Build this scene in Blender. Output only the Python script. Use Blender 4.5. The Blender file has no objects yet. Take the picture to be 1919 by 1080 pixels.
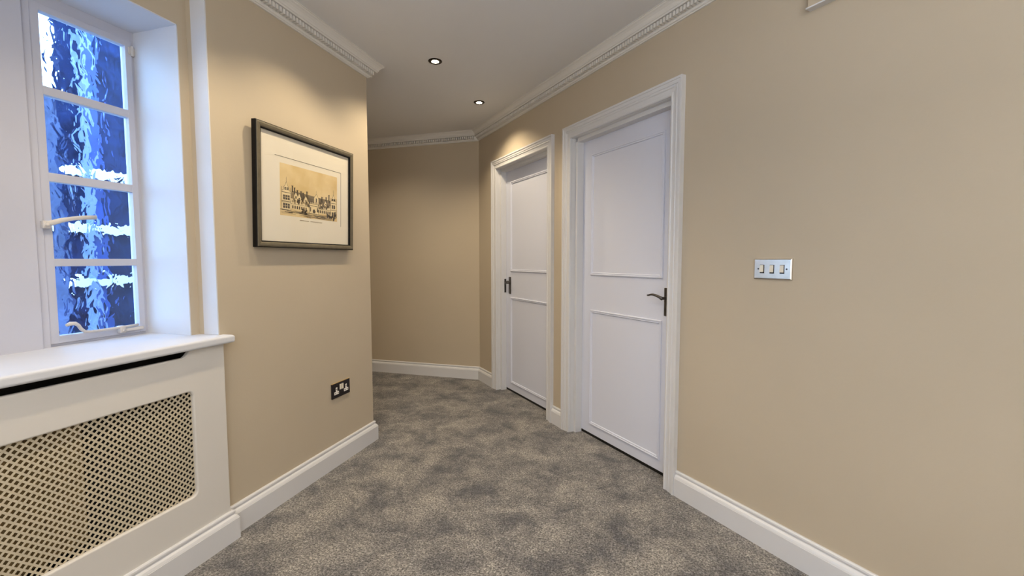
import bpy, bmesh, math, random
from mathutils import Vector, Matrix
random.seed(7)
sc = bpy.context.scene
COL = sc.collection
PI = math.pi

# ------------------------------------------------------------------ measured place (metres)
WL, YL, YB = 1.7063, 2.5161, 4.1277          # left wall x=-WL, its far end, back wall
CX, ANG = -1.5504, .7732                     # far right corner and bearing of the right wall
ZC = 2.451                                   # ceiling
RD = Vector((math.sin(ANG), -math.cos(ANG), 0))
RZ_RIGHT = math.atan2(RD.y, RD.x)
XA = -1.810                                  # alcove wall
XW = -2.056                                  # window plane
YE = 1.424                                   # far side of the alcove
YO = 0.30                                    # near side of the alcove
REV = 1.386                                  # far reveal
ZS = .887                                    # sill top
ZT = 2.148                                   # reveal head

# ------------------------------------------------------------------ materials
def lin(c):
    return tuple(((v/255)/12.92 if v/255 <= .04045 else ((v/255+.055)/1.055)**2.4) for v in c)

def newmat(name):
    m = bpy.data.materials.new(name); m.use_nodes = True
    nt = m.node_tree
    return m, nt, nt.nodes['Principled BSDF']

def paint(name, rgb, rough=.5, var=.03, vscale=2.5, bump=.0, bscale=180, metallic=0, spec=.5):
    m, nt, b = newmat(name)
    c = lin(rgb)
    tc = nt.nodes.new('ShaderNodeTexCoord')
    n = nt.nodes.new('ShaderNodeTexNoise'); n.inputs['Scale'].default_value = vscale; n.inputs['Detail'].default_value = 3
    nt.links.new(tc.outputs['Object'], n.inputs['Vector'])
    r = nt.nodes.new('ShaderNodeValToRGB')
    r.color_ramp.elements[0].position = .3; r.color_ramp.elements[1].position = .7
    r.color_ramp.elements[0].color = (*[v*(1-var) for v in c], 1)
    r.color_ramp.elements[1].color = (*[min(1, v*(1+var)) for v in c], 1)
    nt.links.new(n.outputs['Fac'], r.inputs['Fac'])
    nt.links.new(r.outputs['Color'], b.inputs['Base Color'])
    b.inputs['Roughness'].default_value = rough
    b.inputs['Metallic'].default_value = metallic
    b.inputs['Specular IOR Level'].default_value = spec
    if bump:
        n2 = nt.nodes.new('ShaderNodeTexNoise'); n2.inputs['Scale'].default_value = bscale; n2.inputs['Detail'].default_value = 2
        nt.links.new(tc.outputs['Object'], n2.inputs['Vector'])
        bp = nt.nodes.new('ShaderNodeBump'); bp.inputs['Strength'].default_value = bump; bp.inputs['Distance'].default_value = .002
        nt.links.new(n2.outputs['Fac'], bp.inputs['Height']); nt.links.new(bp.outputs['Normal'], b.inputs['Normal'])
    return m

M_WALL = paint('beige wall paint', (188, 175, 154), .62, .025, 1.8, .12, 90, spec=.25)
M_CEIL = paint('ceiling paint', (219, 219, 220), .8, .015, 1.5, spec=.2)
M_WHITE = paint('white gloss woodwork', (212, 212, 214), .32, .01, 3, .05, 40)
M_DOOR = paint('white satin door paint', (214, 218, 233), .38, .01, 2, .04, 60)
M_COVER = paint('off white cover paint', (212, 208, 202), .4, .015, 3, .03, 60)
M_CORN = paint('white plaster', (217, 214, 209), .7, .01, 4)
M_SASH = paint('white window paint darkened for shade', (186, 187, 198), .45, .02, 5, .1, 60)  # darker base colour stands in for shade in the deep opening
M_IVWH = paint('painted window ironmongery', (198, 192, 186), .45, .04, 30)
M_GRILLE = paint('cream lattice paint', (196, 184, 160), .5, .03, 8)
M_REV = paint('white reveal paint', (206, 208, 214), .5, .015, 4, .15, 30)
M_BRONZE = paint('dark bronze', (44, 35, 26), .35, .1, 30, metallic=.8)
M_PEWTER = paint('aged pewter handle', (92, 88, 86), .33, .15, 60, metallic=.85)
M_CHROME = paint('brushed chrome', (216, 208, 198), .34, .08, 25, metallic=1)
M_BLACK = paint('black', (12, 11, 10), .5)
M_BLKNICKEL = paint('black nickel plate', (40, 36, 40), .3, .1, 30, metallic=.4)
M_IVORY = paint('rocker ivory', (222, 214, 196), .35)
M_PLASTIC = paint('white plastic', (236, 232, 226), .4)
M_BRASS = paint('brass edge', (214, 186, 120), .3, metallic=.7)
M_TAUPE = paint('taupe frame face', (104, 96, 78), .5, .12, 40, metallic=.2)
M_FRBLACK = paint('frame black lacquer', (14, 12, 11), .6, spec=.2)
M_MAT = paint('cream mount board', (226, 218, 200), .8, .01, 6)
M_INK = paint('engraving ink', (74, 64, 50), .9)
M_SEPIA2 = paint('engraving mid tone', (136, 118, 88), .9)
M_PALE = paint('engraving pale stone', (226, 206, 160), .9)
M_RAD = paint('radiator in light pool tone', (138, 116, 76), .5)
M_SHADE = paint('painted shade board', (30, 26, 20), .9)
M_NAVY = paint('navy cladding', (24, 40, 76), .75, .6, 7, spec=.1)
M_BAR = paint('outdoor white bar', (235, 240, 245), .5)
M_SKYSTAND = paint('pale blue sky stand-in', (92, 106, 140), .8, .35, 3)
M_POST = paint('grey blue post', (120, 140, 175), .6)
M_BLUE = paint('bright blue panel', (28, 66, 140), .5, .3, 6)
M_PAVE = paint('outdoor paving', (150, 152, 158), .9, .1, 3)

def print_mat():
    m, nt, b = newmat('sepia tinted print')
    tc = nt.nodes.new('ShaderNodeTexCoord')
    n = nt.nodes.new('ShaderNodeTexNoise'); n.inputs['Scale'].default_value = 9; n.inputs['Detail'].default_value = 5
    r = nt.nodes.new('ShaderNodeValToRGB')
    r.color_ramp.elements[0].position = .35; r.color_ramp.elements[1].position = .7
    r.color_ramp.elements[0].color = (*lin((206, 178, 122)), 1)
    r.color_ramp.elements[1].color = (*lin((226, 204, 156)), 1)
    nt.links.new(tc.outputs['Object'], n.inputs['Vector']); nt.links.new(n.outputs['Fac'], r.inputs['Fac'])
    nt.links.new(r.outputs['Color'], b.inputs['Base Color']); b.inputs['Roughness'].default_value = .9
    return m
M_PRINT = print_mat()

def carpet_mat():
    m, nt, b = newmat('grey twist pile carpet')
    tc = nt.nodes.new('ShaderNodeTexCoord')
    L = nt.links.new
    def noise(scale, detail, rough=.5, dist=0):
        n = nt.nodes.new('ShaderNodeTexNoise')
        n.inputs['Scale'].default_value = scale; n.inputs['Detail'].default_value = detail
        n.inputs['Roughness'].default_value = rough; n.inputs['Distortion'].default_value = dist
        L(tc.outputs['Object'], n.inputs['Vector']); return n
    def ramp(src, p0, c0, p1, c1):
        r = nt.nodes.new('ShaderNodeValToRGB')
        r.color_ramp.elements[0].position = p0; r.color_ramp.elements[1].position = p1
        r.color_ramp.elements[0].color = (*c0, 1); r.color_ramp.elements[1].color = (*c1, 1)
        L(src, r.inputs['Fac']); return r
    big = ramp(noise(4.4, 8, .72, .3).outputs['Fac'], .37, lin((88, 87, 89)), .63, lin((150, 145, 139)))
    fine = ramp(noise(140, 3, .85).outputs['Fac'], .38, (.22, .22, .22), .64, (1.85, 1.83, 1.78))
    fine2 = ramp(noise(70, 3, .75, .4).outputs['Fac'], .34, (.62, .62, .62), .66, (1.36, 1.36, 1.36))
    def mul(a, c):
        x = nt.nodes.new('ShaderNodeMix'); x.data_type = 'RGBA'; x.blend_type = 'MULTIPLY'; x.clamp_result = False
        x.inputs[0].default_value = 1
        L(a, x.inputs[6]); L(c, x.inputs[7]); return x.outputs[2]
    mid = ramp(noise(15, 5, .7, .8).outputs['Fac'], .36, (.78, .78, .80), .66, (1.22, 1.21, 1.18))
    o = mul(mul(mul(big.outputs['Color'], mid.outputs['Color']), fine.outputs['Color']), fine2.outputs['Color'])
    L(o, b.inputs['Base Color'])
    b.inputs['Roughness'].default_value = 1; b.inputs['Specular IOR Level'].default_value = .05
    b.inputs['Sheen Weight'].default_value = .25; b.inputs['Sheen Roughness'].default_value = .5
    bp = nt.nodes.new('ShaderNodeBump'); bp.inputs['Strength'].default_value = .7; bp.inputs['Distance'].default_value = .006
    L(noise(230, 3, .7).outputs['Fac'], bp.inputs['Height']); L(bp.outputs['Normal'], b.inputs['Normal'])
    return m
M_CARPET = carpet_mat()

def glass_wavy():
    m = bpy.data.materials.new('rippled window glass'); m.use_nodes = True
    nt = m.node_tree; nt.nodes.clear(); L = nt.links.new
    out = nt.nodes.new('ShaderNodeOutputMaterial')
    g = nt.nodes.new('ShaderNodeBsdfGlass'); g.inputs['IOR'].default_value = 1.45; g.inputs['Roughness'].default_value = .0
    g.inputs['Color'].default_value = (.93, .97, 1, 1)
    tc = nt.nodes.new('ShaderNodeTexCoord')
    mp = nt.nodes.new('ShaderNodeMapping'); mp.inputs['Scale'].default_value = (1, 1.15, .8)
    v = nt.nodes.new('ShaderNodeTexVoronoi'); v.feature = 'SMOOTH_F1'; v.inputs['Scale'].default_value = 21; v.inputs['Smoothness'].default_value = .8
    n = nt.nodes.new('ShaderNodeTexNoise'); n.inputs['Scale'].default_value = 24; n.inputs['Detail'].default_value = 1.2; n.inputs['Distortion'].default_value = .6
    add = nt.nodes.new('ShaderNodeMath'); add.operation = 'ADD'
    L(tc.outputs['Object'], mp.inputs['Vector']); L(mp.outputs['Vector'], v.inputs['Vector']); L(mp.outputs['Vector'], n.inputs['Vector'])
    L(v.outputs['Distance'], add.inputs[0]); L(n.outputs['Fac'], add.inputs[1])
    bp = nt.nodes.new('ShaderNodeBump'); bp.inputs['Strength'].default_value = 1; bp.inputs['Distance'].default_value = .0020
    L(add.outputs[0], bp.inputs['Height']); L(bp.outputs['Normal'], g.inputs['Normal'])
    L(g.outputs[0], out.inputs[0])
    return m
M_GLASS = glass_wavy()

def clear_glaze():
    m = bpy.data.materials.new('picture glazing'); m.use_nodes = True
    nt = m.node_tree; nt.nodes.clear()
    out = nt.nodes.new('ShaderNodeOutputMaterial'); mx = nt.nodes.new('ShaderNodeMixShader')
    t = nt.nodes.new('ShaderNodeBsdfTransparent'); gl = nt.nodes.new('ShaderNodeBsdfGlossy'); gl.inputs['Roughness'].default_value = .03
    mx.inputs[0].default_value = .04
    nt.links.new(t.outputs[0], mx.inputs[1]); nt.links.new(gl.outputs[0], mx.inputs[2]); nt.links.new(mx.outputs[0], out.inputs[0])
    return m
M_GLAZE = clear_glaze()

def emis(name, col, s):
    m = bpy.data.materials.new(name); m.use_nodes = True
    nt = m.node_tree; nt.nodes.clear()
    out = nt.nodes.new('ShaderNodeOutputMaterial'); e = nt.nodes.new('ShaderNodeEmission')
    e.inputs[0].default_value = (*col, 1); e.inputs[1].default_value = s
    nt.links.new(e.outputs[0], out.inputs[0]); return m
M_BULB = emis('lit lamp lens', (1, .86, .62), 14)

# ------------------------------------------------------------------ helpers
def tag(o, label=None, cat=None, group=None, kind=None):
    if label: o['label'] = label
    if cat: o['category'] = cat
    if group: o['group'] = group
    if kind: o['kind'] = kind
    return o

def link(name, bm, mat, parent=None, loc=None, rz=0, smooth=False, mats=None):
    me = bpy.data.meshes.new(name)
    bmesh.ops.recalc_face_normals(bm, faces=bm.faces)
    bm.to_mesh(me); bm.free()
    for m in (mats or [mat]): me.materials.append(m)
    if smooth:
        for p in me.polygons: p.use_smooth = True
    o = bpy.data.objects.new(name, me); COL.objects.link(o)
    if parent: o.parent = parent
    if loc is not None: o.location = loc
    o.rotation_euler = (0, 0, rz)
    return o

def empty(name, loc=(0, 0, 0), rot=(0, 0, 0)):
    o = bpy.data.objects.new(name, None); COL.objects.link(o)
    o.location = loc; o.rotation_euler = rot; o.empty_display_size = .1
    return o

def box(bm, x0, x1, y0, y1, z0, z1, mi=0, bev=0):
    t = bmesh.new()
    bmesh.ops.create_cube(t, size=1)
    for v in t.verts:
        v.co = Vector(((x0+x1)/2 + v.co.x*(x1-x0), (y0+y1)/2 + v.co.y*(y1-y0), (z0+z1)/2 + v.co.z*(z1-z0)))
    if bev:
        bmesh.ops.bevel(t, geom=t.edges[:], offset=bev, segments=2, profile=.6, affect='EDGES')
    for f in t.faces: f.material_index = mi
    me = bpy.data.meshes.new('tmp'); t.to_mesh(me); t.free(); bm.from_mesh(me); bpy.data.meshes.remove(me)

def BM(*boxes, bev=0):
    bm = bmesh.new()
    for b in boxes: box(bm, *b, bev=bev)
    return bm

def prism(bm, pts, z0, z1, mi=0):
    lo = [bm.verts.new((x, y, z0)) for x, y in pts]; hi = [bm.verts.new((x, y, z1)) for x, y in pts]
    fs = [bm.faces.new(lo[::-1]), bm.faces.new(hi)]
    n = len(pts)
    for i in range(n): fs.append(bm.faces.new((lo[i], lo[(i+1) % n], hi[(i+1) % n], hi[i])))
    for f in fs: f.material_index = mi

def sweep(bm, path, prof, mapf, closed=False):
    """path: 2-D points; prof: (offset to the left of the path, height out of its plane)"""
    P = [Vector(p) for p in path]; n = len(P); rings = []
    for i in range(n):
        if closed or 0 < i < n-1:
            a = (P[i]-P[(i-1) % n]).normalized(); b = (P[(i+1) % n]-P[i]).normalized()
            na = Vector((-a.y, a.x)); nb = Vector((-b.y, b.x))
            m = (na+nb); m = m/(m.dot(na))
        else:
            d = (P[1]-P[0]) if i == 0 else (P[-1]-P[-2]); d.normalize(); m = Vector((-d.y, d.x))
        rings.append([bm.verts.new(mapf((P[i]+m*u), v)) for u, v in prof])
    k = len(prof)
    for i in range(n if closed else n-1):
        A, B = rings[i], rings[(i+1) % n]
        for j in range(k):
            j2 = (j+1) % k
            bm.faces.new((A[j], A[j2], B[j2], B[j]))
    if not closed:
        bm.faces.new(rings[0]); bm.faces.new(rings[-1][::-1])

PLAN = lambda p, v: (p.x, p.y, v)            # offsets in plan, profile height is z
FACE = lambda p, v: (p.x, -v, p.y)           # path drawn on a wall face (s, z); v sticks out of the wall

def tube(bm, pts, rad, seg=10, flat=1.0):
    """round bar through points; rad may be a list; flat squashes along local x"""
    pts = [Vector(p) for p in pts]; n = len(pts)
    R = rad if isinstance(rad, (list, tuple)) else [rad]*n
    rings = []; up = Vector((0, 0, 1))
    for i in range(n):
        d = (pts[min(i+1, n-1)]-pts[max(i-1, 0)]).normalized()
        a = d.cross(up)
        if a.length < 1e-3: a = Vector((1, 0, 0))
        a.normalize(); b = a.cross(d).normalized()
        rings.append([bm.verts.new(pts[i]+a*math.cos(t*2*PI/seg)*R[i]*flat+b*math.sin(t*2*PI/seg)*R[i]) for t in range(seg)])
    for i in range(n-1):
        for j in range(seg):
            bm.faces.new((rings[i][j], rings[i][(j+1) % seg], rings[i+1][(j+1) % seg], rings[i+1][j]))
    bm.faces.new(rings[0][::-1]); bm.faces.new(rings[-1])

def lathe(bm, prof, seg=40, c=(0, 0, 0), mi=0, axis='z'):
    rings = []
    for r, z in prof:
        ring = []
        for t in range(seg):
            x, y = math.cos(t*2*PI/seg)*r, math.sin(t*2*PI/seg)*r
            ring.append(bm.verts.new((c[0]+x, c[1]+y, c[2]+z) if axis == 'z' else (c[0]+x, c[1]+z, c[2]+y)))
        rings.append(ring)
    for a, b in zip(rings, rings[1:]):
        for j in range(seg):
            f = bm.faces.new((a[j], a[(j+1) % seg], b[(j+1) % seg], b[j])); f.material_index = mi
    return rings

def curve_panel(name, loops, thick, bev, mat, parent, mtx):
    """flat board with holes and rounded-over edges, drawn in 2-D and turned into a mesh"""
    cu = bpy.data.curves.new(name, 'CURVE'); cu.dimensions = '2D'; cu.fill_mode = 'BOTH'
    cu.extrude = thick/2-bev; cu.bevel_depth = bev; cu.bevel_resolution = 3; cu.offset = -bev
    for lp in loops:
        s = cu.splines.new('POLY'); s.points.add(len(lp)-1); s.use_cyclic_u = True
        for i, (x, y) in enumerate(lp): s.points[i].co = (x, y, 0, 1)
    t = bpy.data.objects.new('tmp', cu); COL.objects.link(t)
    dg = bpy.context.evaluated_depsgraph_get()
    me = bpy.data.meshes.new_from_object(t.evaluated_get(dg)); me.name = name
    bpy.data.objects.remove(t); bpy.data.curves.remove(cu)
    me.transform(mtx); me.materials.clear(); me.materials.append(mat)
    for p in me.polygons: p.use_smooth = False
    o = bpy.data.objects.new(name, me); COL.objects.link(o); o.parent = parent
    return o

def rrect(x0, x1, z0, z1, r, n=6):
    out = []
    for cx, cz, a0 in ((x1-r, z1-r, 0), (x0+r, z1-r, 90), (x0+r, z0+r, 180), (x1-r, z0+r, 270)):
        for i in range(n+1):
            a = math.radians(a0+90*i/n); out.append((cx+r*math.cos(a), cz+r*math.sin(a)))
    return out

# ------------------------------------------------------------------ room shell
RC = (CX, YB, 0)
def at_right(s, off=0):
    v = Vector((CX, YB, 0)) + RD*s + Vector((-math.cos(ANG), -math.sin(ANG), 0))*off
    return (v.x, v.y)
S_END = 4.35
EX, EY = at_right(S_END)

# floor and ceiling follow the plan, leaving the yard outside the window open
plan = [(-2.16, -1.7), (1.75, -1.7), (1.75, EY+.3), (-1.0, YB+.25), (-3.35, YB+.25), (-3.35, YL-.12), (-2.16, YL-.12)]
bm = bmesh.new(); prism(bm, plan, -.12, 0)
tag(link('floor', bm, M_CARPET), 'mottled grey twist pile carpet covering the hallway floor', 'floor', kind='structure')
bm = bmesh.new(); prism(bm, plan, ZC, ZC+.12)
tag(link('ceiling', bm, M_CEIL), 'plain pale painted ceiling with two recessed downlights', 'ceiling', kind='structure')

# left wall: block that carries the print, and its return into the side passage
bm = BM((-2.12, -WL, YE, YL, 0, ZC), (-3.35, -2.12, YL-.12, YL, 0, ZC))
tag(link('wall_left', bm, M_WALL), 'beige wall with the framed print and double socket, ending at a corner', 'wall', kind='structure')
# alcove wall with the window opening, plus the stretch of wall nearer the viewer
YR0 = .345
bm = BM((-2.12, XA, YO, YE, 0, ZS-.02), (-2.12, XA, YO, YE, ZT, ZC), (-2.12, XA, REV, YE, ZS-.02, ZT),
        (-2.12, XA, YO, YR0, ZS-.02, ZT), (-2.12, -WL, -1.7, YO, 0, ZC))
tag(link('wall_window', bm, M_WALL), 'beige alcove wall around the deep white window opening', 'wall', kind='structure')
bm = BM((-3.35, CX+.15, YB, YB+.13, 0, ZC))
tag(link('wall_back', bm, M_WALL), 'beige wall closing the far end of the passage', 'wall', kind='structure')
tag(link('wall_passage', BM((-3.35, -3.2, YL, YB, 0, ZC)), M_WALL), 'beige end wall of the side passage, out of sight', 'wall', kind='structure')
tag(link('wall_rear', BM((-WL, 1.6, -1.7, -1.58, 0, ZC)), M_WALL), 'beige wall behind the viewer, out of sight', 'wall', kind='structure')
tag(link('wall_side', BM((EX-.02, EX+.12, -1.58, EY+.05, 0, ZC)), M_WALL), 'beige wall to the side of the viewer, out of sight', 'wall', kind='structure')

tag(link('return_daylight_strip', BM((-1.782, -WL+.0015, YE-.003, YE+.002, ZS+.0005, ZC-.095)), M_REV), 'narrow pale strip over the daylit part of the alcove return', 'trim', kind='structure')  # pale lining added to brighten only the daylit part of the return

# doors: (casing outer left, casing outer right)
CW = .078
D1 = (1.477, 2.490); D2 = (.330, 1.343); DT = 2.094
def opening(d): return d[0]+CW, d[1]-CW
bm = bmesh.new()
cuts = [opening(D2), opening(D1)]
TH = .14; ht = DT-CW
s = 0
for a, b in cuts:
    box(bm, s, a, 0, TH, 0, ZC); box(bm, a, b, 0, TH, ht, ZC); s = b
box(bm, s, S_END+.1, 0, TH, 0, ZC)
box(bm, 0, S_END+.1, TH, TH+.03, 0, ZC)  # unseen slab added behind the door openings to keep outdoor light out
tag(link('wall_right', bm, M_WALL, loc=RC, rz=RZ_RIGHT), 'long beige wall with two white doors and the light switch', 'wall', kind='structure')

# baseboards
BASE = [(0, 0), (.0225, 0), (.0225, .0915), (.0205, .0922), (.0208, .0935), (.0195, .097), (.0165, .103), (.012, .107),
        (.0085, .109), (.0085, .113), (.0100, .115), (.0112, .119), (.0105, .1245), (.007, .1285), (0, .1285)]
def base(name, paths, label):
    bm = bmesh.new()
    for p in paths: sweep(bm, p, BASE, PLAN)
    return tag(link(name, bm, M_WHITE), label, 'baseboard', kind='structure')
base('baseboard_left', [[(-3.2, YL), (-WL, YL), (-WL, YE+.002)]], 'white moulded skirting board below the socket on the picture wall')
base('baseboard_back', [[at_right(D2[0]-.001), at_right(0), (-3.2, YB)]], 'white moulded skirting board along the far end of the passage')
base('baseboard_right', [[at_right(S_END), at_right(D1[1]+.001)]], 'white moulded skirting board running from the nearer door under the switch')
base('baseboard_between', [[at_right(D1[0]-.001), at_right(D2[1]+.001)]], 'short piece of white skirting board between the two doors')

# cornice with dentils
CORN = [(0, ZC), (0, 2.3615), (.009, 2.3615), (.011, 2.366), (.016, 2.3675), (.020, 2.3735), (.019, 2.377), (.019, 2.404), (.050, 2.404), (.052, 2.411),
        (.056, 2.413), (.058, 2.421), (.064, 2.430), (.073, 2.438), (.080, 2.442), (.081, 2.447), (.085, 2.448), (.085, ZC)]
def dentils(bm, p0, p1, trim0=.045, trim1=.045):
    a, b = Vector(p0), Vector(p1); d = (b-a); Ln = d.length; d.normalize(); nrm = Vector((-d.y, d.x))
    pitch = .0209; n = int((Ln-trim0-trim1)/pitch); st = trim0+((Ln-trim0-trim1)-n*pitch)/2
    for i in range(n):
        u0 = st+i*pitch+.004; u1 = u0+.0122
        q = [a+d*u0+nrm*.0185, a+d*u1+nrm*.0185, a+d*u1+nrm*.045, a+d*u0+nrm*.045]
        prism(bm, [(v.x, v.y) for v in q], 2.3785, 2.4005)
def cornice(name, path, label, trims):
    bm = bmesh.new(); sweep(bm, path, CORN, PLAN)
    for (a, b), (t0, t1) in zip(zip(path, path[1:]), trims): dentils(bm, a, b, t0, t1)
    return tag(link(name, bm, M_CORN), label, 'cornice', kind='structure')
cornice('trim_1', [(-3.2, YL), (-WL, YL), (-WL, -1.58)], 'white plaster cornice with dentils above the picture wall', [(.02, -.026), (-.026, .02)])
cornice('trim_2', [at_right(S_END), at_right(0), (-3.2, YB)], 'white plaster dentil cornice above the doors and far wall', [(.05, .03), (.03, .02)])

# ------------------------------------------------------------------ doors
CASE = [(0, 0), (0, .027), (.011, .027), (.0125, .0235), (.017, .0225), (.028, .0215), (.0295, .018), (.033, .0185), (.038, .0205), (.042, .0185),
        (.044, .0155), (.062, .014), (.064, .0165), (.069, .0175), (.074, .0165), (.078, .013), (.078, 0)]
MOULD = [(0, 0), (0, .005), (.003, .009), (.008, .009), (.010, .0055), (.013, .0055), (.016, .007), (.019, .004), (.020, 0)]
LEAF = .080                                   # how far the leaf sits behind the wall face
STOP = .026
def make_door(name, d, hinge_left, label):
    root = empty(name, RC, (0, 0, RZ_RIGHT))
    tag(root, label, 'door', kind='structure')
    a, b = opening(d)
    bm = bmesh.new()
    sweep(bm, [(d[1], 0), (d[1], DT), (d[0], DT), (d[0], 0)], CASE, FACE)
    link('casing', bm, M_WHITE, root)
    # lining and stop
    bm = BM((a-.012, a+.0018, .0004, TH, 0, ht-.001), (b-.0018, b+.012, .0004, TH, 0, ht-.001), (a-.012, b+.012, .0002, TH, ht-.0018, ht+.012))
    link('jamb', bm, M_WHITE, root)
    bm = BM((a, a+STOP, .028, LEAF-.0008, 0, ht-STOP), (b-STOP, b, .028, LEAF-.0008, 0, ht-STOP), (a+STOP-.002, b-STOP+.002, .0282, LEAF-.0008, ht-STOP, ht))
    link('door_stop', bm, M_WHITE, root)
    bm = BM((a+.006, b-.006, LEAF, LEAF+.04, .021, 1.999), bev=.0015)
    leaf = link('door_leaf', bm, M_DOOR, root)
    pl, pr = a+STOP+.089, b-STOP-.089
    for z0, z1 in ((1.099, 1.893), (.086, .869)):
        bm = bmesh.new()
        sweep(bm, [(pl, z0), (pr, z0), (pr, z1), (pl, z1)], MOULD, lambda p, v: (p.x, LEAF-v, p.y), closed=True)
        link('panel_moulding', bm, M_DOOR, leaf)
    link('gap_shade', BM((a, b, LEAF+.006, TH, .0005, .0200)), M_BLACK, root)  # black strip added as the shade in the gap under the leaf
    # handle
    hs = (b-STOP-.055) if hinge_left else (a+STOP+.072)
    sg = -1 if hinge_left else 1
    bm = bmesh.new()
    box(bm, hs-.019, hs+.019, LEAF-.006, LEAF, .897, 1.050, bev=.0025)
    for z in (.908, 1.039): lathe(bm, [(.0001, -.0075), (.003, -.0072), (.0036, -.006)], 12, (hs, LEAF, z), axis='y')
    link('handle_plate', bm, M_PEWTER, leaf)
    bm = bmesh.new()
    y = LEAF
    lathe(bm, [(.0095, -.006), (.0095, -.014), (.0075, -.018), (.0075, -.044)], 18, (hs, y, .995), axis='y')
    pts = []; rad = []
    for i in range(15):
        t = i/14
        pts.append((hs+sg*(-.006+.106*t), y-.044-.010*math.sin(t*PI*.9), .993+.022*math.sin(min(1, t*1.12)*PI*.72)-.004*t))
        rad.append(.0085*(1-t)+.0045*t if t > .12 else .0095)
    tube(bm, pts, rad, 12)
    link('door_handle', bm, M_PEWTER, leaf, smooth=True)
    if not hinge_left:
        link('dark_stop_strip', BM((a+STOP-.0005, a+STOP+.001, LEAF-.022, LEAF-.004, .905, 1.03)), M_BLACK, root)  # thin black strip on the stop near the handle
    return root
make_door('door_1', D1, True, 'nearer white two-panel door, handle on its right, beside the light switch')
make_door('door_2', D2, False, 'farther white two-panel door, handle on its left, near the end of the passage')

# ------------------------------------------------------------------ window
win = empty('window_1', (XW, REV, ZS))
tag(win, 'tall narrow window of four rippled glass panes in a deep white opening', 'window', kind='structure')
WO = Vector((XW, REV, ZS))
def wpart(name, bm, mat, parent=win, smooth=False):
    o = link(name, bm, mat, smooth=smooth)
    o.parent = parent
    o.matrix_parent_inverse = Matrix.Translation(-WO)
    return o
# reveal lining
bm = BM((-2.12, XA+.001, REV-.004, REV, ZS-.03, ZT), (-2.12, XA+.001, YR0, YR0+.004, ZS-.03, ZT), (-2.12, XA+.001, YR0, REV, ZT-.004, ZT))
wpart('reveal', bm, M_REV)
# fixed frame and pier
F0, F1 = XW-.03, XW+.004
bm = BM((F0, F1, REV-.015, REV, ZS-.01, ZT), (F0, F1+.010, 1.020, 1.048, ZS-.01, ZT), (F0, F1-.0007, 1.044, REV-.012, ZS-.01, .8965), (F0, F1-.0007, 1.044, REV-.012, 2.104, ZT),
        (F0, F1+.020, YR0+.36, 1.022, ZS-.01, ZT), (F0, F1-.0007, YR0+.012, YR0+.364, ZS-.01, .8965), (F0, F1-.0007, YR0+.012, YR0+.364, 2.104, ZT), (F0, F1, YR0, YR0+.015, ZS-.01, ZT),
        bev=.002)
wpart('window_frame', bm, M_SASH)
def casement(y0, y1, furniture):
    g0, g1 = y0+.0265, y1-.024
    X0, X1 = XW-.022, XW+.010
    zb, zt = .897, 2.103
    bm = BM((X0, X1, y0, g0, zb, zt), (X0, X1, g1, y1, zb, zt), (X0, X1-.0007, g0-.004, g1+.004, zb, .924), (X0, X1-.0007, g0-.004, g1+.004, 2.079, zt), bev=.0015)
    for z0, z1 in ((1.179, 1.207), (1.485, 1.516), (1.790, 1.821)): box(bm, X0, X1-.0007, g0-.004, g1+.004, z0, z1, bev=.0015)
    # putty fillets
    c = wpart('casement', bm, M_SASH)
    bm = bmesh.new()
    for z0, z1 in ((.924, 1.179), (1.207, 1.485), (1.516, 1.790), (1.821, 2.079)):
        box(bm, XW-.012, XW-.007, g0-.002, g1+.002, z0-.002, z1+.002)
    p = wpart('pane', bm, M_GLASS); p.parent = c
    if furniture:
        bm = bmesh.new()
        tube(bm, [(X1+.014, 1.045, 1.330), (X1+.020, 1.062, 1.334), (X1+.028, 1.085, 1.345), (X1+.030, 1.12, 1.355), (X1+.028, 1.16, 1.362), (X1+.026, 1.196, 1.366)],
             [.009, .010, .009, .0075, .0085, .0085], 10, flat=.6)
        box(bm, F1+.009, X1+.020, 1.040, 1.060, 1.314, 1.342, bev=.003)
        tube(bm, [(X1+.004, 1.05, 1.326), (X1+.026, 1.05, 1.326)], .0055, 10)
        h = wpart('window_handle', bm, M_IVWH, smooth=True); h.parent = c
        bm = bmesh.new()
        tube(bm, [(X1+.020, 1.085, .962), (X1+.021, 1.098, .967), (X1+.021, 1.112, .966), (X1+.020, 1.122, .958), (X1+.019, 1.130, .943), (X1+.017, 1.142, .931),
                  (X1+.014, 1.165, .927), (X1+.012, 1.22, .927), (X1+.010, 1.29, .928), (X1+.008, 1.335, .931)],
             [.005, .0075, .007, .006, .006, .006, .0055, .0055, .0055, .005], 10)
        box(bm, F1, X1+.018, 1.262, 1.282, .905, .934, bev=.003)
        box(bm, F1, X1+.012, 1.285, 1.355, .908, .921, bev=.003)
        tube(bm, [(X1+.008, 1.272, .915), (X1+.022, 1.272, .915)], .005, 8)
        s_ = wpart('window_stay', bm, M_IVWH, smooth=True); s_.parent = c
        bm = bmesh.new()
        tube(bm, [(X1+.002, 1.3715, 2.045), (X1+.002, 1.3715, 2.085)], .006, 10)
        box(bm, X1-.010, X1+.003, 1.357, 1.383, 2.050, 2.080, bev=.002)
        h2 = wpart('hinge', bm, M_IVWH); h2.parent = c
    return c
casement(1.0485, 1.3705, True)
casement(YR0+.017, YR0+.017+.322, False)
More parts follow.
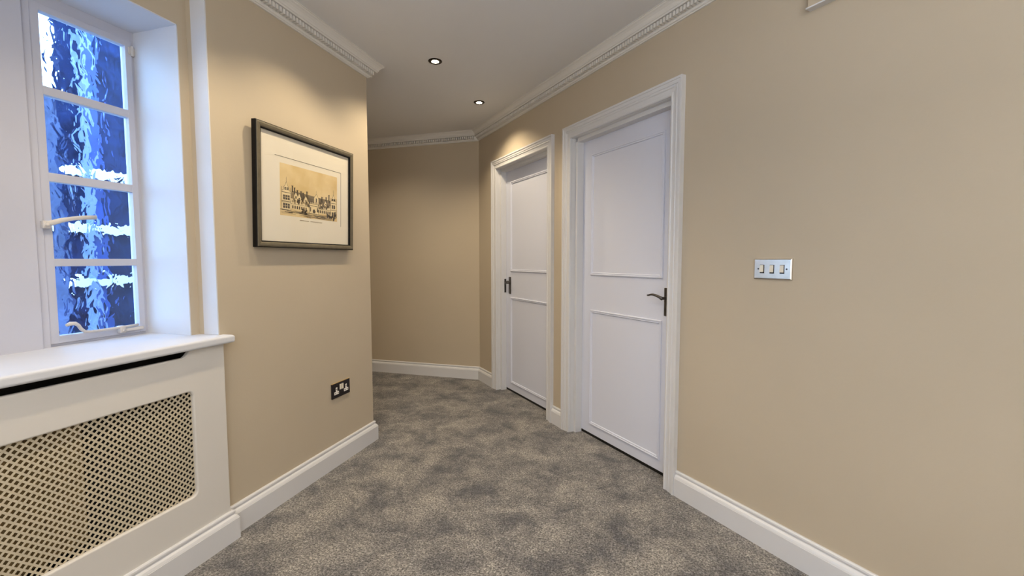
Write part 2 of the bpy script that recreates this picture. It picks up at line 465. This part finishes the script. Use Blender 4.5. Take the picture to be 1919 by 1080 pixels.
# window board on top of the radiator cover
e = .012
pts = [(-2.05, YR0-e+.02), (XA-.0, YR0-e+.02), (XA, YO-.0+.004), (-WL, YO+.004), (-WL, YO-.03), (-1.650, YO-.03), (-1.650, 1.450), (-WL-.004, 1.450), (-WL-.004, YE-.001),
       (XA-.002, YE-.001), (XA-.002, REV-.005), (-2.05, REV-.005)]
sill = curve_panel('window_sill', [pts], ZS-.854, .009, M_REV, None, Matrix.Translation((0, 0, (ZS+.854)/2)))
sill.parent = win; sill.matrix_parent_inverse = Matrix.Translation(-WO)
# square-edged core keeps the board tight to the wall behind its rounded edge
bm = BM((-2.05, -1.70, YR0+.006, REV-.005, .858, ZS-.0002), (XA-.002, -1.70, YO+.006, YE-.0012, .858, ZS-.0002))
wpart('sill_board', bm, M_REV)

# ------------------------------------------------------------------ radiator cover
XC = -1.676
cov = empty('radiator_cover', (XC, .86, 0), (0, 0, PI/2))
tag(cov, 'off-white radiator cover with a diamond lattice grille under the window sill', 'radiator cover')
# local: X = world y-.86, Y = into the wall, Z up
def L(y): return y-.86
Y1 = 1.421; Y0 = YO+.002
def scurve(ya, za, yb, zb, n=8):
    return [(ya+(yb-ya)*t, za+(zb-za)*(t*t*(3-2*t))) for t in [i/n for i in range(n+1)]]
outer = [(L(Y0), .001), (L(Y1), .001), (L(Y1), .8535)]
outer += scurve(L(1.283), .8535, L(1.247), .8275)
outer += scurve(L(.473), .8275, L(.437), .8535)
outer += [(L(Y0), .8535)]
hole = rrect(L(.44), L(1.281), .270, .690, .022)[::-1]
mt = Matrix.Rotation(PI/2, 4, 'X')           # 2-D y -> z, thickness about local y=0
mt = Matrix.Translation((0, .010, 0)) @ mt
curve_panel('front_panel', [outer, hole], .020, .0055, M_COVER, cov, mt)
link('side_panel', BM((L(Y1)-.018, L(Y1)-.0005, .006, .0298, .001, .853)), M_COVER, cov)
bm = bmesh.new()
ly0, ly1, lz0, lz1 = L(.44)-.012, L(1.281)+.012, .270-.012, .690+.012
d = .0112; w = .0030
def diag(sgn, yy0, yy1):
    k0 = int((ly0-lz1)/(2*d))-2; k1 = int((ly1+lz1)/(2*d))+2
    for k in range(k0*2, k1*2):
        c = k*2*d if False else k*d*2
        # line y = c + sgn*z
        zs = [lz0, lz1]
        za, zb = lz0, lz1
        lo, hi = sorted(((ly0-c)*sgn, (ly1-c)*sgn))
        za, zb = max(za, lo), min(zb, hi)
        if zb-za < .002: continue
        p0 = Vector((c+sgn*za, za)); p1 = Vector((c+sgn*zb, zb)); dr = (p1-p0).normalized(); n = Vector((-dr.y, dr.x))*w
        q = [p0+n, p0-n, p1-n, p1+n]
        lo_ = [bm.verts.new((v.x, yy0, v.y)) for v in q]; hi_ = [bm.verts.new((v.x, yy1, v.y)) for v in q]
        bm.faces.new(lo_); bm.faces.new(hi_[::-1])
        for i in range(4): bm.faces.new((lo_[i], hi_[i], hi_[(i+1) % 4], lo_[(i+1) % 4]))
diag(1, .0130, .0142); diag(-1, .0133, .0145)
g = link('lattice_grille', bm, M_GRILLE, cov)
g['label'] = 'cream diamond lattice grille'
bm = bmesh.new()
sweep(bm, [(-WL+.0003, Y1), (XC, Y1), (XC, Y0)], BASE, PLAN)
for v in bm.verts: v.co = Vector((v.co.y-.86, -(v.co.x-XC), v.co.z))
link('plinth_moulding', bm, M_WHITE, cov)
link('shade_board', BM((L(YO)+.01, L(YE)-.01, .118, .124, .02, .85)), M_SHADE, cov)['label'] = 'dark board added as shade behind the grille'  # dark board added to paint the shade behind the lattice
# the radiator behind it; its end and olive tone imitate a pool of light
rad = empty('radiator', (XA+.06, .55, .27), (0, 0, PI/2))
tag(rad, 'ribbed panel radiator behind the lattice grille, coloured and cut to a pool of light', 'radiator')
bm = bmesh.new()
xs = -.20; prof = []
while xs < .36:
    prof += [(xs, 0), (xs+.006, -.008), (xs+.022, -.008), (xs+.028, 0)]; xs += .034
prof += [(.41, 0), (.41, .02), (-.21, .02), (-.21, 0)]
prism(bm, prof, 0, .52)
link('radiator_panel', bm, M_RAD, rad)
bm = bmesh.new()
bm.free()
for x in (-.15, .30):
    bm = bmesh.new(); tube(bm, [(x, .005, .02), (x, .005, -.27)], .008, 10); link('pipe', bm, M_RAD, rad)

# ------------------------------------------------------------------ framed print
PY0, PY1, PZ0, PZ1 = 1.606, 2.302, 1.262, 1.833
pic = empty('framed_print', (-WL+.003, (PY0+PY1)/2, PZ0), (math.radians(-1.5), 0, 0))
pic.rotation_mode = 'XYZ'
pic.matrix_world = Matrix.Translation((-WL+.004, (PY0+PY1)/2, PZ0)) @ Matrix.Rotation(PI/2, 4, 'Z') @ Matrix.Rotation(math.radians(1.7), 4, 'X')
tag(pic, 'framed sepia engraving of a gabled building, taupe and black frame, hanging on beige wall', 'picture')
W, H = PY1-PY0, PZ1-PZ0
def rect(x0, x1, z0, z1): return [(x0, z0), (x1, z0), (x1, z1), (x0, z1)]
bm = bmesh.new()
sweep(bm, rect(-W/2, W/2, 0, H), [(0, .002), (0, .024), (.002, .0265), (.0035, .0265), (.0035, .002)], FACE, closed=True)
sweep(bm, rect(-W/2, W/2, 0, H), [(.026, .002), (.026, .0245), (.0285, .0245), (.031, .020), (.031, .002)], FACE, closed=True)
link('frame_edging', bm, M_FRBLACK, pic)['label'] = 'black outer and inner frame edges'
bm = bmesh.new()
sweep(bm, rect(-W/2, W/2, 0, H), [(.0035, .002), (.0035, .0265), (.006, .0285), (.011, .0295), (.020, .028), (.0255, .0255), (.026, .002)], FACE, closed=True)
link('frame', bm, M_TAUPE, pic)['label'] = 'taupe frame face'
link('mount', BM((-W/2+.028, W/2-.028, -.013, -.009, .028, H-.028)), M_MAT, pic)['label'] = 'cream mount board'
link('glazing', BM((-W/2+.0305, W/2-.0305, -.0175, -.0168, .0305, H-.0305)), M_GLAZE, pic)
# measured print rectangle in frame coordinates
cyy = (PY0+PY1)/2
ux0, ux1, uz0, uz1 = 1.754-cyy, 2.171-cyy, 1.421-PZ0, 1.672-PZ0
FR = -.0132
def flat(bm, pts, layer, mi=0):
    y = FR-.00012*layer
    f = bm.faces.new([bm.verts.new((ux0+(ux1-ux0)*u, y, uz0+(uz1-uz0)*v)) for u, v in pts]); f.material_index = mi
def fr(bm, u0, u1, v0, v1, layer, mi=0): flat(bm, [(u0, v0), (u1, v0), (u1, v1), (u0, v1)], layer, mi)
bm = bmesh.new(); fr(bm, 0, 1, 0, 1, 0)
prn = link('engraving', bm, M_PRINT, pic); prn['label'] = 'sepia engraving of a long gabled building'
bm = bmesh.new()
# mats: 0 ink, 1 mid, 2 pale
rnd = random.Random(3)
def hatch(u0, u1, v0, v1, n, layer, mi=0, slope=0.0, th=.004):
    for i in range(n):
        v = v0+(v1-v0)*(i+.5)/n + rnd.uniform(-.3, .3)*(v1-v0)/n
        a = u0+rnd.uniform(0, .25)*(u1-u0); b = u1-rnd.uniform(0, .25)*(u1-u0)
        flat(bm, [(a, v), (b, v+slope*(b-a)), (b, v+slope*(b-a)+th), (a, v+th)], layer, mi)
def outline(pts, layer, th=.006, mi=0):
    for (a, b), (c, d_) in zip(pts, pts[1:]):
        L_ = math.hypot(c-a, d_-b) or 1; nx, ny = -(d_-b)/L_*th/2*.62, (c-a)/L_*th/2
        flat(bm, [(a-nx, b-ny), (c-nx, d_-ny), (c+nx, d_+ny), (a+nx, b+ny)], layer, mi)
def blob(u, v, ru, rv, layer, mi=0, n=9):
    flat(bm, [(u+ru*math.cos(t*2*PI/n)*rnd.uniform(.6, 1.1), v+rv*math.sin(t*2*PI/n)*rnd.uniform(.6, 1.1)) for t in range(n)], layer, mi)
TOPL, TOPR = .50, .47
def wallz(u): return .15 if u < .5 else .13
# main range: pale stone, dark roof
flat(bm, [(.16, .15), (.88, .12), (.88, .33), (.16, .36)], 1, 2)
flat(bm, [(.16, .36), (.88, .33), (.86, .44), (.18, .50)], 1, 1)
hatch(.18, .86, .36, .46, 12, 2, 0, -.05, .004)
outline([(.16, .36), (.88, .33)], 3, .008); outline([(.18, .50), (.86, .44)], 3, .008); outline([(.16, .25), (.88, .225)], 3, .006)
# gabled end pavilions
def gable(u0, u1, vb, ve, vt, layer=4, spire=True):
    um = (u0+u1)/2; w_ = (u1-u0)
    body = [(u0, vb), (u1, vb), (u1, ve), (u1-.18*w_, ve+.05*(vt-ve)), (u1-.22*w_, ve+.4*(vt-ve)), (u1-.38*w_, ve+.6*(vt-ve)), (um, vt),
            (u0+.38*w_, ve+.6*(vt-ve)), (u0+.22*w_, ve+.4*(vt-ve)), (u0+.18*w_, ve+.05*(vt-ve)), (u0, ve)]
    flat(bm, body, layer, 2); outline(body+[body[0]], layer+1, .007)
    if spire: outline([(um, vt), (um, vt+.09)], layer+1, .006)
    for k in (u0, u1): outline([(k, ve), (k, ve+.07)], layer+1, .009)
gable(.025, .165, .12, .48, .66)
for v0, v1 in ((.145, .24), (.31, .40), (.50, .55)):
    for k in range(3 if v0 < .45 else 2):
        o_ = .045 if v0 < .45 else .065
        fr(bm, o_+k*.036, o_+.029+k*.036, v0, v1, 7, 0)
        outline([(o_+k*.036, (v0+v1)/2), (o_+.029+k*.036, (v0+v1)/2)], 8, .006, 2)
outline([(.025, .28), (.165, .28)], 7, .01); outline([(.025, .45), (.165, .45)], 7, .01); outline([(.025, .26), (.165, .26)], 7, .005)
gable(.865, .985, .08, .44, .60)
for v0, v1 in ((.12, .20), (.28, .36), (.45, .50)):
    for k in range(2): fr(bm, .89+k*.038, .92+k*.038, v0, v1, 7, 0)
outline([(.865, .245), (.985, .245)], 7, .01); outline([(.865, .40), (.985, .40)], 7, .01)
# chimneys and little gables along the roof
for u, v in ((.19, .60), (.225, .57), (.27, .53), (.33, .52), (.365, .50), (.43, .54), (.70, .49), (.78, .50), (.835, .56)):
    fr(bm, u-.010, u+.010, v-.12, v, 5, 0); outline([(u-.014, v), (u+.014, v)], 6, .012)
for u, v in ((.245, .50), (.30, .48), (.41, .46), (.595, .53), (.765, .43)):
    w_ = .028 if u != .595 else .04
    flat(bm, [(u-w_, .33), (u+w_, .33), (u+w_, v-.08), (u, v), (u-w_, v-.08)], 6, 2); outline([(u-w_, v-.08), (u, v), (u+w_, v-.08)], 7, .007)
    fr(bm, u-.010, u+.010, .36, v-.09, 8, 0)
    if u == .595: outline([(u, v), (u, v+.07)], 8, .005)
# window rows
for i in range(19):
    u = .185+i*.0365
    if .44 < u < .62: continue
    fr(bm, u, u+.020, .165-.03*u, .225-.03*u, 6, 0); fr(bm, u+.002, u+.018, .28, .325, 6, 1)
# entrance
flat(bm, [(.47, .115), (.635, .108), (.635, .31), (.47, .32)], 6, 2)
outline([(.47, .115), (.47, .32), (.635, .31), (.635, .108)], 7, .008); outline([(.47, .275), (.635, .265)], 7, .01)
blob(.553, .165, .027, .05, 8, 0, 12)
for u in (.49, .615): fr(bm, u-.008, u+.008, .15, .24, 8, 0)
for k in range(4): fr(bm, .50+k*.033, .512+k*.033, .325, .36, 8, 0)
# trees and figures
for u, v in ((.22, .30), (.29, .31), (.345, .30), (.41, .30), (.46, .30), (.665, .30), (.70, .31), (.735, .30), (.78, .30), (.82, .32), (.85, .38)):
    for k in range(5): blob(u+rnd.uniform(-.018, .018), v+rnd.uniform(-.05, .05), .014, .03, 9, rnd.choice((0, 1)))
for u, v in ((.35, .13), (.39, .12), (.42, .12), (.81, .10), (.84, .09), (.87, .07), (.90, .10), (.94, .09), (.97, .12), (.955, .17), (.92, .05)):
    for k in range(5): blob(u+rnd.uniform(-.015, .015), v+rnd.uniform(-.035, .035), .012, .028, 10, 0)
# ground strokes
for i in range(46):
    u = rnd.uniform(.0, .8); v = rnd.uniform(.02, .12)
    if v > .125-.03*u: continue
    outline([(u, v), (min(1, u+rnd.uniform(.06, .25)), v-rnd.uniform(.0, .018))], 4, rnd.uniform(.004, .009), rnd.choice((0, 1, 1)))
outline([(0, .115), (.16, .10), (.47, .075), (.80, .04)], 5, .008)
dr = link('drawing', bm, None, prn, mats=[M_INK, M_SEPIA2, M_PALE])
# thin dark bevel line along the top and right of the print, and the small caption
bm = bmesh.new()
box(bm, 1.725-cyy, 2.205-cyy, -.0136, -.0130, 1.7010-PZ0, 1.7026-PZ0)
box(bm, 2.2034-cyy, 2.205-cyy, -.0136, -.0130, 1.395-PZ0, 1.7026-PZ0)
link('bevel_line', bm, M_INK, pic)
bm = bmesh.new(); u = .31
while u < .70:
    w_ = rnd.uniform(.006, .011)
    if not (.46 < u < .485):
        box(bm, ux0+(ux1-ux0)*u, ux0+(ux1-ux0)*(u+w_), -.0135, -.0130, uz0-.0175, uz0-.0140)
    u += w_+.004
link('caption', bm, M_SEPIA2, pic)

# ------------------------------------------------------------------ double socket
soc = empty('wall_socket', (-WL, 2.188, .441), (0, 0, PI/2))
tag(soc, 'black double power socket with white inserts low on the picture wall', 'socket')
bm = BM((-.080, .080, -.0085, 0, -.0435, .0435), bev=.002)
link('face_plate', bm, M_BLKNICKEL, soc)['label'] = 'black face plate'
link('plate_edging', BM((-.0802, .0802, -.0075, -.0005, .0432, .0448)), M_BRASS, soc)['label'] = 'bright brass edge'
for cx_ in (-.043, .043):
    bm = BM((cx_-.0065, cx_+.0065, -.0105, -.008, -.006, .018), (cx_-.0195, cx_+.0195, -.0105, -.008, -.0225, -.006), bev=.0008)
    ins = link('socket_insert', bm, M_PLASTIC, soc); ins['label'] = 'white plastic pin insert'
    bm = BM((cx_-.0025, cx_+.0025, -.0109, -.0104, .003, .013), (cx_-.0155, cx_-.0085, -.0109, -.0104, -.0165, -.0125), (cx_+.0085, cx_+.0155, -.0109, -.0104, -.0165, -.0125))
    link('pin_hole', bm, M_BLACK, ins)
bm = BM((-.0185, .0185, -.0105, -.008, -.004, .034), bev=.001)
blk = link('switch_block', bm, M_PEWTER, soc)
for cx_ in (-.009, .009):
    bm = BM((cx_-.0075, cx_+.0075, -.0135, -.010, .0, .031), bev=.0015)
    link('rocker', bm, M_PLASTIC if False else M_IVORY, blk)

# ------------------------------------------------------------------ light switch
sw_s, sw_z = 2.950, 1.1635
p = at_right(sw_s)
sw = empty('light_switch', (p[0], p[1], sw_z), (0, 0, RZ_RIGHT))
tag(sw, 'brushed chrome triple light switch on the beige wall right of the nearer door', 'light switch')
bm = bmesh.new()
sweep(bm, rect(-.077, .077, -.0415, .0415), [(0, 0), (0, .0065), (.004, .0095), (.004, 0)], FACE, closed=True)
box(bm, -.0732, .0732, -.0094, 0, -.0377, .0377)
link('face_plate', bm, M_CHROME, sw)
for x in (-.057, .0585):
    bm = bmesh.new(); r_ = lathe(bm, [(.0035, -.0095), (.003, -.0108), (.0001, -.0112)], 14, (x, 0, 0), axis='y')
    link('screw', bm, M_PEWTER, sw)
for x in (-.0415, -.0005, .0405):
    bm = BM((x-.0086, x+.0098, -.0103, -.009, -.0182, .0166), bev=.0005)  # black surround, extended below and right as the rocker's shadow
    sr = link('surround_and_shadow', bm, M_BLACK, sw)
    bm = bmesh.new()
    q = [(-.0155, -.0150), (-.0155, -.0095), (.0155, -.0095), (.0155, -.0112), (0, -.0122)]   # (z, y)
    a_ = [bm.verts.new((x-.0076, y_, z_*.92+.001)) for z_, y_ in q]; b_ = [bm.verts.new((x+.0070, y_, z_*.92+.001)) for z_, y_ in q]
    bm.faces.new(a_); bm.faces.new(b_[::-1])
    for i in range(5): bm.faces.new((a_[i], b_[i], b_[(i+1) % 5], a_[(i+1) % 5]))
    link('rocker', bm, M_IVORY, sw)

# ------------------------------------------------------------------ box high on the right wall
p = at_right(3.20)
bx = empty('wall_chime', (p[0], p[1], 2.20), (0, 0, RZ_RIGHT))
tag(bx, 'beige wall box with a pale lower lip high above the light switch', 'wall box')
link('housing', BM((-.142, .142, -.028, 0, -.078, .09), bev=.004), M_WALL, bx)
link('lower_lip', BM((-.146, .146, -.032, 0, -.083, -.0775), bev=.0015), M_WHITE, bx)['label'] = 'white lower lip'

# ------------------------------------------------------------------ downlights
def downlight(x, y, label):
    r = empty('recessed_downlight', (x, y, ZC))
    tag(r, label, 'downlight', 'downlights in the ceiling')
    bm = bmesh.new()
    lathe(bm, [(.0430, 0), (.0430, -.0020), (.040, -.0045), (.032, -.0050), (.0245, -.0042), (.0230, -.0036), (.0225, 0)], 40)
    link('bezel', bm, M_BRONZE, r, smooth=True)['label'] = 'dark bronze bezel'
    bm = bmesh.new()
    rr = lathe(bm, [(.0232, -.0036), (.0225, -.0042), (.016, -.0050), (.0005, -.0053)], 32)
    link('lamp_lens', bm, M_BULB, r, smooth=True)['label'] = 'glowing warm lamp'
downlight(-1.270, 2.614, 'lit recessed downlight with dark rim, the nearer and larger of two')
downlight(-1.261, 3.374, 'lit recessed downlight with dark rim, the farther one toward the passage end')

def spot(x, y, power, size=118, blend=.55, col=(1, .82, .57), rad=.025):
    l = bpy.data.lights.new('downlight_or_fill', 'SPOT'); l.energy = power; l.spot_size = math.radians(size); l.spot_blend = blend
    l.color = col; l.shadow_soft_size = rad
    o = bpy.data.objects.new('downlight_or_fill', l); COL.objects.link(o); o.location = (x, y, ZC-.03)
    return o
for y, pw, sz in ((3.374, 24, 130), (2.614, 35, 136), (1.85, 26, 122), (1.09, 25, 122), (.33, 16, 122)):
    spot(-1.265, y, pw, sz, .6)
for x, y, pw in ((-2.3, 3.3, 26), (.05, .55, 14), (.05, -.7, 14), (1.0, -.2, 14)):  # added unseen fill spots in the passage and around the viewer
    spot(x, y, pw, 140, .8, (1, .86, .66))

def area(loc, rot, sx, sy, power, col):
    l = bpy.data.lights.new('fill_light', 'AREA'); l.shape = 'RECTANGLE'; l.size = sx; l.size_y = sy; l.energy = power; l.color = col
    o = bpy.data.objects.new('fill_light', l); COL.objects.link(o); o.location = loc; o.rotation_euler = rot
    return o
# unseen fill lamps added behind the viewer
area((.3, -1.5, 1.45), (math.radians(90), 0, 0), 2.4, 1.5, 27, (.80, .90, 1))
area((-.2, -.3, 2.42), (0, 0, 0), 2.0, 1.6, 10, (1, .96, .92))  # added fill just below the ceiling, facing down

area((.5, -.7, 1.7), (PI, 0, 0), 1.2, 1.2, 56, (.96, .97, 1))  # upward fill added to brighten the ceiling

# ------------------------------------------------------------------ outside the window
nb = empty('neighbouring_building', (-4.5, 2.46, 0), (0, 0, 0))
tag(nb, 'dark blue neighbouring building with white bars blurred behind the rippled glass', 'building')
NB = Vector((-4.5, 2.46, 0))
def npart(name, bm, mat):
    for v in bm.verts: v.co -= NB
    return link(name, bm, mat, nb)
npart('wall', BM((-4.56, -4.5, 2.46, 6.5, 0, 5.2)), M_NAVY)
for z in (1.02, 1.47, 1.93):
    npart('horizontal_bar', BM((-4.5, -4.44, 2.46, 6.5, z-.035, z+.035)), M_BAR)
npart('sky_stand_in', BM((-7.2, -7.0, 3.2, 4.4, 0, 3.2)), M_SKYSTAND)  # invented wall that tones down the bright sky behind the glass
npart('upright_post', BM((-4.5, -4.43, 2.575, 2.615, 0, 5.0)), M_POST)
npart('blue_panel', BM((-4.5, -4.47, 2.62, 2.72, 0, 5.0)), M_BLUE)
tag(link('ground_outside', BM((-14, -2.16, -8, 14, -.35, -.15)), M_PAVE), 'pale paving in the yard outside the window', 'ground', kind='structure')

w = bpy.data.worlds.new('World'); sc.world = w; w.use_nodes = True
nt = w.node_tree; bg = nt.nodes['Background']
tc = nt.nodes.new('ShaderNodeTexCoord'); sx = nt.nodes.new('ShaderNodeSeparateXYZ'); rp = nt.nodes.new('ShaderNodeValToRGB')
nt.links.new(tc.outputs['Generated'], sx.inputs[0]); nt.links.new(sx.outputs['Z'], rp.inputs['Fac']); nt.links.new(rp.outputs['Color'], bg.inputs['Color'])
rp.color_ramp.elements[0].position = 0; rp.color_ramp.elements[0].color = (.44, .69, 1, 1)
rp.color_ramp.elements[1].position = .8; rp.color_ramp.elements[1].color = (.30, .55, 1, 1)
bg.inputs['Strength'].default_value = 9

# ------------------------------------------------------------------ camera
F, PITCH, YAW, ROLL = 828.631, .0628, .2857, -.001
cam = bpy.data.cameras.new('camera'); cam.sensor_fit = 'HORIZONTAL'; cam.sensor_width = 36; cam.lens = F/1919*36; cam.clip_start = .02
co = bpy.data.objects.new('camera', cam); COL.objects.link(co)
fwd = Vector((-math.sin(YAW)*math.cos(PITCH), math.cos(YAW)*math.cos(PITCH), -math.sin(PITCH)))
q = fwd.to_track_quat('-Z', 'Y')
co.matrix_world = Matrix.Translation((0, 0, 1.2)) @ q.to_matrix().to_4x4() @ Matrix.Rotation(ROLL, 4, 'Z')
sc.camera = co

sc.view_settings.view_transform = 'Standard'
sc.view_settings.look = 'None'
sc.view_settings.exposure = 0.0
sc.cycles.use_denoising = True
sc.cycles.max_bounces = 12; sc.cycles.diffuse_bounces = 6; sc.cycles.transmission_bounces = 12
sc.cycles.sample_clamp_indirect = 6
sc.cycles.blur_glossy = .5
